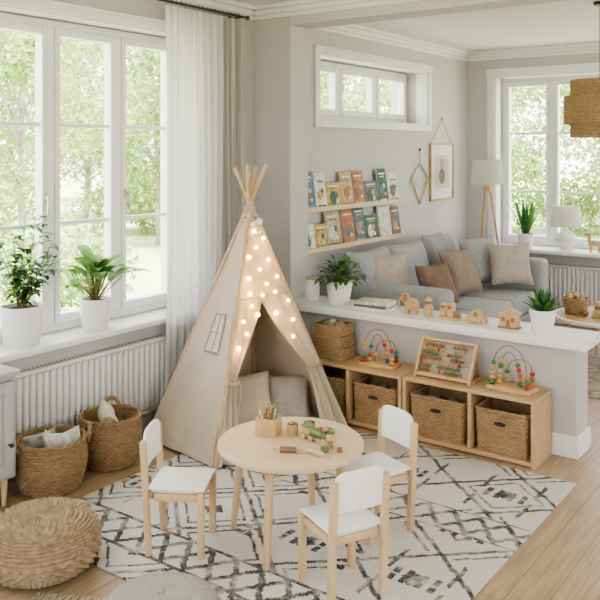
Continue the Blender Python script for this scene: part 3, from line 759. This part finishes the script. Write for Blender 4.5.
for sx in (-1,1):
    b.box((sx*.178,.065,.128),(.016,.022,.235),TOY,rot=(radians(17),0,0)); b.box((sx*.2,.0,.0095),(.022,.22,.018),TOY)
b.done((-2.42,SY,SZ))

# ------------------------------------------------------------------ countertop items
CZ=.77; CY=5.36
b=B('ceramic_jar'); b.lathe([(0,0),(.052,0),(.058,.01),(.06,.10),(.056,.15),(.048,.165),(.048,.175),(0,.175)],CERAM,n=32); b.lathe([(0,.172),(.052,.172),(.054,.178),(.054,.192),(.05,.198),(0,.198)],LINEN,n=32); b.sph((0,0,.207),.013,LINEN); b.done((-3.77,CY,CZ))
def pot(b,r,h,m=CERAM,taper=.82,cx=0,cy=0):
    b.lathe([(0,0),(r*taper*.95,0),(r*taper,.006),(r*(taper+1)/2*1.0,h*.5),(r,h-.006),(r-.004,h),(r-.012,h-.002),(r-.016,h-.03),(0,h-.03)],m,c=(cx,cy,0),n=40)
    b.lathe([(0,h-.024),(r-.014,h-.024)],SOIL,c=(cx,cy,0),n=24)
b=B('potted_plant'); pot(b,.11,.185,taper=.75)
for k in range(120):
    az=R.uniform(0,2*pi); el=R.uniform(.1,1.4); 
    base=Vector((R.uniform(-.03,.03),R.uniform(-.03,.03),.165)); l1=R.uniform(.05,.19)
    d=Vector((cos(az)*cos(el),sin(az)*cos(el),sin(el))); e=base+d*l1
    b.tube([base,base+d*l1*.5+Vector((0,0,.008)),e],.0018,STEM,n=4)
    b.leaf(e,az+R.uniform(-.8,.8),el-.3,R.uniform(.06,.10),R.uniform(.03,.045),R.uniform(.6,1.5),LEAFD if k%3 else LEAF,seg=5)
b.done((-3.52,CY+.02,CZ))
b=B('book_stack')
z=0
for i,(w,d,h,m) in enumerate(((.30,.21,.022,PAPER),(.27,.20,.018,BOOKC[6]),(.28,.19,.024,BOOKC[2]))):
    r=.08*(i-1)
    b.box((0,0,z+h/2),(w-.008,d-.008,h-.0065),PAPER,rot=(0,0,r),bev=.001); b.box((0,0,z+.0015),(w,d,.003),m,rot=(0,0,r),bev=.001); b.box((0,0,z+h-.0015),(w,d,.003),m,rot=(0,0,r),bev=.001)
    M=Matrix.Rotation(r,4,'Z'); b.box((0,-d/2+.0015,z+h/2),(w,.003,h-.0062),m,M=M,bev=.001); z+=h+.0005
b.done((-3.17,CY,CZ),rz=.05)
b=B('wooden_elephant_toy')
b.sph((0,0,.075),.055,TOY,sc=(1.1,.6,.9),n=20); b.sph((-.055,0,.12),.038,TOY,sc=(1,.7,1),n=18)
b.tube([(-.085,0,.12),(-.105,0,.09),(-.10,0,.05),(-.115,0,.03)],.012,TOY,n=8,r1=.007)
for x in (-.035,.035):
    for y in (-.02,.02): b.cyl((x,y,0),(x,y,.05),.014,TOY,n=12)
for y in (-1,1): b.sph((-.045,y*.026,.125),.026,TOYD,sc=(.8,.25,1.1)); b.sph((-.075,y*.018,.135),.004,BLACK,n=8)
b.tube([(.06,0,.09),(.075,0,.07),(.078,0,.05)],.004,TOYD,n=6)
b.done((-2.845,CY-.02,CZ),rz=.1)
b=B('wooden_peg_figure'); b.lathe([(0,0),(.03,0),(.036,.02),(.034,.07),(.022,.095),(0,.1)],TOY,n=24); b.sph((0,0,.115),.027,TOYD); b.sph((0,0,.122),.027,BIRCH,sc=(1,1,.85)); b.done((-2.70,CY-.03,CZ))
b=B('wooden_block_puzzle')
b.box((0,0,.01),(.16,.08,.02),TOY); 
for (x,z,s_,m) in ((-.05,.0455,.05,TOY),(.005,.0455,.05,BIRCH),(.055,.0425,.044,TOYD),(-.045,.093,.044,BIRCH),(.005,.096,.05,TOY)): b.box((x,0,z),(s_,.055,s_),m,bev=.005)
for x in (-.045,.005): b.cyl((x,-.022,.092),(x,-.031,.092),.014,TOYD,n=16)
b.cyl((-.05,-.022,.045),(-.05,-.031,.045),.014,BIRCH,n=16)
b.done((-2.53,CY-.02,CZ))
b=B('wooden_toy_car')
b.box((0,0,.035),(.155,.055,.032),TOY,bev=.01,seg=3)
b.cyl((0,-.026,.052),(0,.026,.052),.045,TOY,n=28); b.cyl((0,-.028,.066),(0,.028,.066),.018,TOYD,n=18)
for x in (-.048,.048):
    for y in (-1,1): b.cyl((x,y*.027,.022),(x,y*.039,.022),.022,BIRCH,n=20); b.cyl((x,y*.039,.022),(x,y*.041,.022),.008,TOYD,n=12)
b.done((-2.32,CY-.03,CZ))
b=B('wooden_toy_house')
b.box((0,0,.0525),(.13,.07,.084),TOY,bev=.004); b.box((0,0,.005),(.15,.085,.01),TOYD)
for s_ in (-1,1): b.box((s_*.036,0,.113),(.088,.086,.010),BIRCH,rot=(0,s_*radians(28),0),bev=.002)
b.add([(-.063,-.034,.094),(.063,-.034,.094),(0,-.034,.126),(-.063,.034,.094),(.063,.034,.094),(0,.034,.126)],[(0,1,2),(5,4,3)],TOY)
for x in (-.035,.035): b.box((x,-.035,.062),(.026,.006,.028),TOYD,bev=.001)
b.box((0,-.035,.035),(.026,.006,.048),TOYD,bev=.001)
b.done((-2.08,CY-.03,CZ))
b=B('potted_aloe'); pot(b,.088,.15,taper=.78)
for k in range(30):
    az=k*2.4; ring=k/30; el=1.4-.95*ring; L_=.18-.03*ring
    b.leaf((.012*cos(az),.012*sin(az),.12),az,el,L_,.034,-.25+.5*ring,LEAFD if k%3 else LEAF,seg=6,fold=.45)
b.done((-1.86,CY+.0,CZ))

# ------------------------------------------------------------------ window sill plants
def squash(b,lim):
    b.v=[(lim+(x-lim)*.06 if x<lim else x,y,z) for (x,y,z) in b.v]
b=B('potted_ficus'); pot(b,.135,.25,taper=.8)
for k in range(15):
    az=R.uniform(0,2*pi); lean=R.uniform(.03,.22) ; h=R.uniform(.25,.62)
    p0=Vector((R.uniform(-.03,.03),R.uniform(-.03,.03),.22)); pts=[p0]
    for t in (.33,.66,1.0): pts.append(p0+Vector((cos(az)*lean*t**1.2,sin(az)*lean*t**1.2*1.15,h*t)))
    b.tube(pts,.004,STEM,n=5,r1=.0015)
    for j in range(15):
        t=.2+.8*j/14; i=min(2,int(t*3)); f=t*3-i; q=pts[i].lerp(pts[min(3,i+1)],min(1,f))
        b.leaf(q,R.uniform(0,2*pi),R.uniform(-.1,.7),R.uniform(.07,.11),R.uniform(.032,.048),R.uniform(.5,1.4),LEAF if j%2 else LEAFD,seg=5)
squash(b,-.085)
b.done((-4.355,3.03,.78))
b=B('potted_dieffenbachia'); pot(b,.105,.21,taper=.84)
for k in range(34):
    az=k*2.4+R.uniform(-.2,.2); ring=k/34; el=1.5-.75*ring+R.uniform(-.1,.1); st=R.uniform(.14,.28)
    d=Vector((cos(az)*cos(el),sin(az)*cos(el),sin(el))); p0=Vector((0,0,.18)); e=p0+d*st
    b.tube([p0,e],.004,STEM,n=5)
    b.leaf(e,az,el-.25,R.uniform(.16,.22),R.uniform(.09,.125),R.uniform(.8,1.5),LEAFL if k%3 else LEAF,seg=7,fold=.18)
squash(b,-.095)
b.done((-4.345,3.60,.78))

# ------------------------------------------------------------------ picture ledges with books
def ledge(z,seedv):
    rr=random.Random(seedv); Y=5.55; L_=1.88
    b=B('picture_ledge'); b.bb(XLV,XLV+.10,Y,Y+L_,z,z+.018,BIRCHX,bev=.002); b.bb(XLV+.101,XLV+.112,Y,Y+L_,z,z+.045,BIRCHX,bev=.002); b.bb(XLV,XLV+.010,Y,Y+L_,z+.0185,z+.06,BIRCHX,bev=.002)
    b.done()
    b=B('picture_books'); y=Y+.10; i=0
    while True:
        w=rr.uniform(.17,.25); h=rr.uniform(.22,.36); t=rr.uniform(.012,.02)
        if y+w>Y+L_-.02: break
        m=BOOKC[(i*3+seedv)%10]
        M=Matrix.Translation((XLV+.082,y+w/2,z+.021))@Euler((0,-.14,0)).to_matrix().to_4x4()
        b.box((0,0,h/2),(t-.004,w-.006,h-.006),PAPER,M=M,bev=.001)
        b.box((t/2,0,h/2),(.002,w,h),m,M=M,bev=.0005); b.box((-t/2,0,h/2),(.002,w,h),m,M=M,bev=.0005)
        m2=BOOKC[(i*3+seedv+2+i%2)%10]; m3=BOOKC[(i*7+2)%10]
        b.box((t/2+.002,0,h*.85),(.001,w*.7,h*.05),PAPER,M=M,bev=0); b.box((t/2+.002,0,h*.76),(.001,w*.5,h*.04),m3,M=M,bev=0)
        b.sph((t/2+.001,-w*.08,h*.38),w*.25,m2,sc=(.02,1,1.1),n=18,M=M); b.sph((t/2+.003,w*.14,h*.5),w*.13,m3,sc=(.03,1,1),n=14,M=M)
        b.sph((t/2+.003,w*.2,h*.25),w*.09,PAPER,sc=(.03,1,1),n=12,M=M)
        b.box((t/2+.002,0,h*.08),(.001,w*.8,h*.05),m3,M=M,bev=0)
        y+=w+rr.choice([.004,.01,.03]); i+=1
    b.done()
ledge(1.45,1); ledge(1.09,4)
# ------------------------------------------------------------------ wall art
x=XLV+.004
b=B('framed_picture')
y0,y1,z0,z1=8.2,8.80,1.42,2.08
for (a,c,d,e) in ((y0+.021,y1-.021,z0,z0+.02),(y0+.021,y1-.021,z1-.02,z1),(y0,y0+.02,z0,z1),(y1-.02,y1,z0,z1)): b.bb(x,x+.025,a,c,d,e,TOY,bev=.002)
b.bb(x,x+.01,y0+.02,y1-.02,z0+.02,z1-.02,PAPER,bev=0)
b.bb(x+.011,x+.0125,y0+.12,y1-.12,z0+.14,z1-.14,LINENL,bev=0)
cx=(y0+y1)/2
b.sph((x+.013,cx,1.70),.08,CTAUPE,sc=(.04,1,1.2),n=20); b.sph((x+.014,cx,1.82),.05,CBEIGE,sc=(.04,1,1),n=18)
for s_ in (-1,1): b.sph((x+.013,cx+s_*.03,1.87),.02,CTAUPE,sc=(.05,.7,1.6),n=12)
b.tube([(x+.01,y0+.03,z1),(x+.008,cx,2.36),(x+.01,y1-.03,z1)],.004,TOY,n=6); b.sph((x+.014,cx,2.365),.016,TOY)
b.done()
b=B('diamond_wall_hanging')
cy,cz=7.95,1.64
P=[(x+.012,cy,cz+.22),(x+.012,cy+.20,cz+.04),(x+.012,cy,cz-.24),(x+.012,cy-.20,cz+.04)]
for i in range(4): b.tube([P[i],P[(i+1)%4]],.008,TOY,n=8)
b.tube([P[0],(x+.01,cy,cz+.36)],.003,BLACK,n=5); b.sph((x+.012,cy,cz+.365),.012,BLACK)
for i in (1,3): b.tube([P[i],(x+.012,cy,cz-.06)],.003,TOY,n=5)
b.done()

# ------------------------------------------------------------------ sofa
b=B('sofa')
b.box((0,0,.25),(1.28,2.44,.26),SOFA,bev=.03,seg=3)
for k in (-1,0,1): b.box((.13,k*.672,.47),(1.02,.668,.19),SOFA,bev=.05,seg=4)
b.box((-.55,0,.52),(.22,2.45,.72),SOFA,bev=.05,seg=4)
for s_ in (-1,1): b.box((.02,s_*1.135,.49),(1.30,.225,.77),SOFA,bev=.055,seg=4)
for k in (-1,0,1):
    M=Matrix.Translation((-.33,k*.685,.82))@Euler((0,radians(-12),0)).to_matrix().to_4x4()@Euler((0,radians(90),0)).to_matrix().to_4x4()
    b.pillow(M,.56,.71,.30,SOFA,n=20,seed=k)
for sx in (-.55,.55):
    for sy in (-1.12,1.12): b.cyl((sx,sy,0),(sx,sy,.13),.022,BIRCH,n=12)
b.done((-3.46,7.02,0))
def throw(x,y,z,rz,tilt,w,m,sd,t=.17):
    b=B('throw_pillow'); M=Euler((0,0,rz)).to_matrix().to_4x4()@Euler((0,radians(tilt),0)).to_matrix().to_4x4()
    b.pillow(M,w,w,t,m,seed=sd); b.done((x,y,z))
throw(-3.62,6.35,.84,-.5,66,.46,CBEIGE,1); throw(-3.26,6.60,.78,-.3,64,.40,CBROWN,2)
throw(-3.36,7.33,.80,-.2,64,.46,CTAUPE,3); throw(-3.36,7.82,.86,-.35,68,.50,CGREY,4); throw(-3.06,7.86,.84,-.9,68,.44,CBEIGE,5); throw(-3.75,7.6,.92,0,72,.44,CGREY,6)

b=B('tripod_floor_lamp')
b.lathe([(.165,1.61),(.185,1.61),(.165,1.89),(.162,1.89),(.182,1.612)],SHADE,n=40)
b.cyl((0,0,1.54),(0,0,1.74),.012,METAL,n=12); b.sph((0,0,1.76),.04,SHADE)
for k in range(3):
    a=k*2*pi/3+.5; b.cyl((.25*cos(a),.25*sin(a),0),(.03*cos(a),.03*sin(a),1.58),.013,TOY,n=12)
b.cyl((0,0,1.52),(0,0,1.58),.045,TOY,n=20); b.tube([(.166*cos(a),.166*sin(a),1.885) for a in [2*pi*k/40 for k in range(40)]],.004,SHADE,n=6,closed=True)
for k in range(3):
    a=k*2*pi/3; b.cyl((0,0,1.73),(.175*cos(a),.175*sin(a),1.73),.003,METAL,n=6)
b.done((-3.67,8.72,0))
SL=.86
b=B('table_lamp')
pr=[(0,0),(.07,0),(.075,.012)]+[(.03+.095*sin(pi*k/10),.02+.21*k/10) for k in range(1,10)]+[(.022,.24),(.018,.29),(0,.29)]
b.lathe(pr,CERAM,n=36); b.lathe([(.15,.27),(.175,.27),(.15,.50),(.147,.50),(.172,.272)],SHADE,n=40); b.sph((0,0,.36),.035,SHADE); b.cyl((0,0,.28),(0,0,.36),.01,METAL)
for k in range(3):
    a=k*2*pi/3; b.cyl((0,0,.30),(.168*cos(a),.168*sin(a),.30),.003,METAL,n=6)
b.done((-2.91,9.16,SL))
b=B('potted_snake_plant'); pot(b,.10,.17,taper=.75)
for k in range(14):
    az=k*2.4; b.leaf((.03*cos(az),.03*sin(az),.14),az,1.45-.02*k,R.uniform(.32,.48),.05,-.05+.02*k,LEAF if k%2 else LEAFD,seg=7,fold=.3)
b.done((-3.36,9.11,SL))
b=B('wooden_toy_animal'); b.box((0,0,.10),(.13,.04,.06),TOY,bev=.01); b.box((-.06,0,.16),(.035,.03,.10),TOY,bev=.008); b.box((-.08,0,.205),(.07,.03,.035),TOY,bev=.008)
for s_ in (-.045,.045): b.box((s_,0,.04),(.025,.035,.08),TOY,bev=.004)
b.done((-2.57,9.11,SL),rz=.2)

b=B('round_coffee_table')
b.lathe([(0,.415),(.42,.415),(.44,.425),(.44,.445),(.435,.45),(0,.45)],WHITE,n=56); b.lathe([(0,.4505),(.40,.4505),(.40,.454),(0,.454)],TOY,n=56)
for k in range(4):
    a=k*pi/2+.4; b.cyl((.36*cos(a),.36*sin(a),0),(.27*cos(a),.27*sin(a),.42),.012,BIRCH,r1=.018,n=12)
b.done((-2.10,7.66,RZ))
CT=.467
b=B('wicker_toy_basket'); b.weave(circ(.11,120),lambda t:(-.015*(1-t),.002+.14*t),8,20,.007,WICKL); b.lathe([(0,.005),(.1,.005)],WICKL); b.tube([(.115*cos(a),.115*sin(a),.142) for a in [2*pi*k/40 for k in range(40)]],.008,WICKL,n=6,closed=True)
for k in range(10): b.sph((R.uniform(-.06,.06),R.uniform(-.06,.06),R.uniform(.12,.17)),R.uniform(.025,.035),R.choice([TOY,TOYD,SAGE,CBEIGE,TOY]),n=10)
b.done((-2.32,7.60,CT))
b=B('wooden_toy_tower')
for k,(w,m) in enumerate(((.13,TOY),(.11,BIRCH),(.09,TOYD),(.06,TOY))): b.box((0,0,.02+.0365*k),(w,.07,.036),m,rot=(0,0,.15*k),bev=.005)
b.cyl((.12,0,.022),(.12,.05,.022),.022,TOY); b.sph((-.12,-.02,.03),.03,TOYD)
b.done((-2.08,7.52,CT))

b=B('woven_pendant_lamp')
for (r,z0,z1) in ((.225,.16,.30),(.275,-.04,.17),(.225,-.15,-.03)):
    b.weave(circ(r,300),lambda t,z0=z0,z1=z1:(0,z0+(z1-z0)*t),int((z1-z0)/.016),50,.009,WICKL)
    b.lathe([(r-.004,z0),(r-.004,z1)],WICKL,n=60)
    for z in (z0,z1): b.tube([(r*cos(a),r*sin(a),z) for a in [2*pi*k/60 for k in range(60)]],.008,WICKL,n=6,closed=True)
b.lathe([(.02,.30),(.225,.30)],WICKL,n=60); b.lathe([(.225,.165),(.275,.165)],WICKL,n=60); b.lathe([(.225,-.035),(.275,-.035)],WICKL,n=60)
b.cyl((0,0,.05),(0,0,.935),.004,BLACK,n=8); b.sph((0,0,.02),.05,SHADE); b.cyl((0,0,.91),(0,0,.938),.05,BLACK)
b.done((-1.84,6.66,2.26))

# ------------------------------------------------------------------ outdoors
GR = nmat('lawn_grass',(.40,.47,.26),(.52,.56,.34),scale=.6,rough=1,spec=.1)
TL = nmat('tree_leaves',(.27,.38,.13),(.47,.54,.27),scale=1.2,rough=.8,trans=.4,spec=.1)
BARK = nmat('tree_bark',(.30,.27,.23),(.38,.34,.29),scale=6,rough=1)
b=B('lawn_ground'); b.add([(-90,-60,-.35),(60,-60,-.35),(60,90,-.35),(-90,90,-.35)],[(0,1,2,3)],GR); b.done()
def foliage(b,blobs,n,rr,smin=.05,smax=.10):
    vs=[];fs=[]
    for i in range(n):
        bl=blobs[i%len(blobs)]; u=rr.uniform(-1,1);t=rr.uniform(0,2*pi);q=sqrt(1-u*u); rad=bl[3]*rr.uniform(.5,1.15)
        c=Vector((bl[0]+rad*q*cos(t),bl[1]+rad*q*sin(t),max(.02,bl[2]+rad*u*.8)))
        a=Vector((rr.gauss(0,1),rr.gauss(0,1),rr.gauss(0,1))).normalized(); c2=a.cross(Vector((rr.gauss(0,1),rr.gauss(0,1),rr.gauss(0,1)))).normalized(); s_=rr.uniform(smin,smax)
        o=len(vs); vs+=[c-a*s_,c+c2*s_*.5,c+a*s_,c-c2*s_*.5]; fs.append((o,o+1,o+2,o+3))
    b.add(vs,fs,TL)
def tree_mesh(seed,n=8000):
    rr=random.Random(seed); b=B('garden_tree')
    b.tube([(0,0,-.0),(.05,.03,1.2),(-.05,.06,2.6),(.1,0,4.2)],.08,BARK,n=9,r1=.04)
    blobs=[]
    for k in range(20):
        a=rr.uniform(0,2*pi); rad=rr.uniform(.3,2.0); z=rr.uniform(1.3,5.4); blobs.append((rad*cos(a),rad*sin(a),z,rr.uniform(.6,1.05)))
        b.tube([(0,0,min(3.5,z*.6)),(rad*cos(a)*.6,rad*sin(a)*.6,z*.85),(rad*cos(a),rad*sin(a),z)],.025,BARK,n=5,r1=.01)
    foliage(b,blobs,n,rr); return b
def bush_mesh(seed,n=3500):
    rr=random.Random(seed); b=B('garden_bush'); blobs=[(rr.uniform(-1.3,1.3),rr.uniform(-.6,.6),rr.uniform(.3,1.0),rr.uniform(.45,.7)) for k in range(9)]
    b.tube([(0,0,0),(0,0,.8)],.05,BARK,n=6); foliage(b,blobs,n,rr,.04,.08); return b
t1=tree_mesh(3).done((-13,9,-.35)); t2=tree_mesh(8).done((-10.6,13.2,-.35)); u1=bush_mesh(5).done((-8.8,6.2,-.35))
def inst(src,loc,rz,s):
    o=bpy.data.objects.new(src.name.split('.')[0],src.data); bpy.context.scene.collection.objects.link(o); o.location=loc; o.rotation_euler=(0,0,rz); o.scale=(s,s,s)
for i,(x,y,s) in enumerate([(-18,6.5,1.1),(-14.5,14,1.1),(-19,11,1.1),(-11.5,17.5,1.1),(-21,17,1.3),(-27,11,1.5),(-17,21,1.3),(-27,22,1.6),(-8.8,20,1.0),(-5.5,21.5,1.0),(-2.5,20,1.0),(-7,27,1.4),(-2,28,1.5),(-12.5,27,1.5),(2,25,1.3),(-20,29,1.7),(-32,15,1.8)]):
    inst(t1 if i%2 else t2,(x,y,-.35),i*1.7,s)
for i,(x,y,s) in enumerate([(-16,8.5,1.2),(-17,15.8,1.2),(-22,13,1.5),(-14,19,1.2),(-20,20,1.5),(-11,23,1.3),(-7.2,23,1.2),(-4.0,23,1.2),(-.5,22,1.3),(-23,8,1.4)]):
    inst(u1,(x,y,-.35),i*1.1,s)

# ------------------------------------------------------------------ lights
w=bpy.data.worlds.new('sky'); bpy.context.scene.world=w; w.use_nodes=True
nt=w.node_tree; bg=nt.nodes['Background']
bg.inputs[0].default_value=(.96,.96,1,1); bg.inputs[1].default_value=4.6
sd=bpy.data.lights.new('sun','SUN'); sd.energy=15; sd.angle=radians(3); sd.color=(1,.96,.91)
so=bpy.data.objects.new('sun',sd); bpy.context.scene.collection.objects.link(so)
so.rotation_euler=Vector((-.45,.28,-.85)).to_track_quat('-Z','Y').to_euler(); so.location=(10,-5,12)

# ------------------------------------------------------------------ camera
cd=bpy.data.cameras.new('camera'); co=bpy.data.objects.new('camera',cd); bpy.context.scene.collection.objects.link(co)
co.location=(0,0,2.0); co.rotation_euler=(radians(90),0,radians(36)); cd.sensor_width=36; cd.lens=48; cd.shift_y=-.25; cd.clip_end=300
bpy.context.scene.camera=co
sc=bpy.context.scene
sc.view_settings.view_transform='AgX'
sc.view_settings.look='AgX - Medium High Contrast'
sc.view_settings.exposure=.62
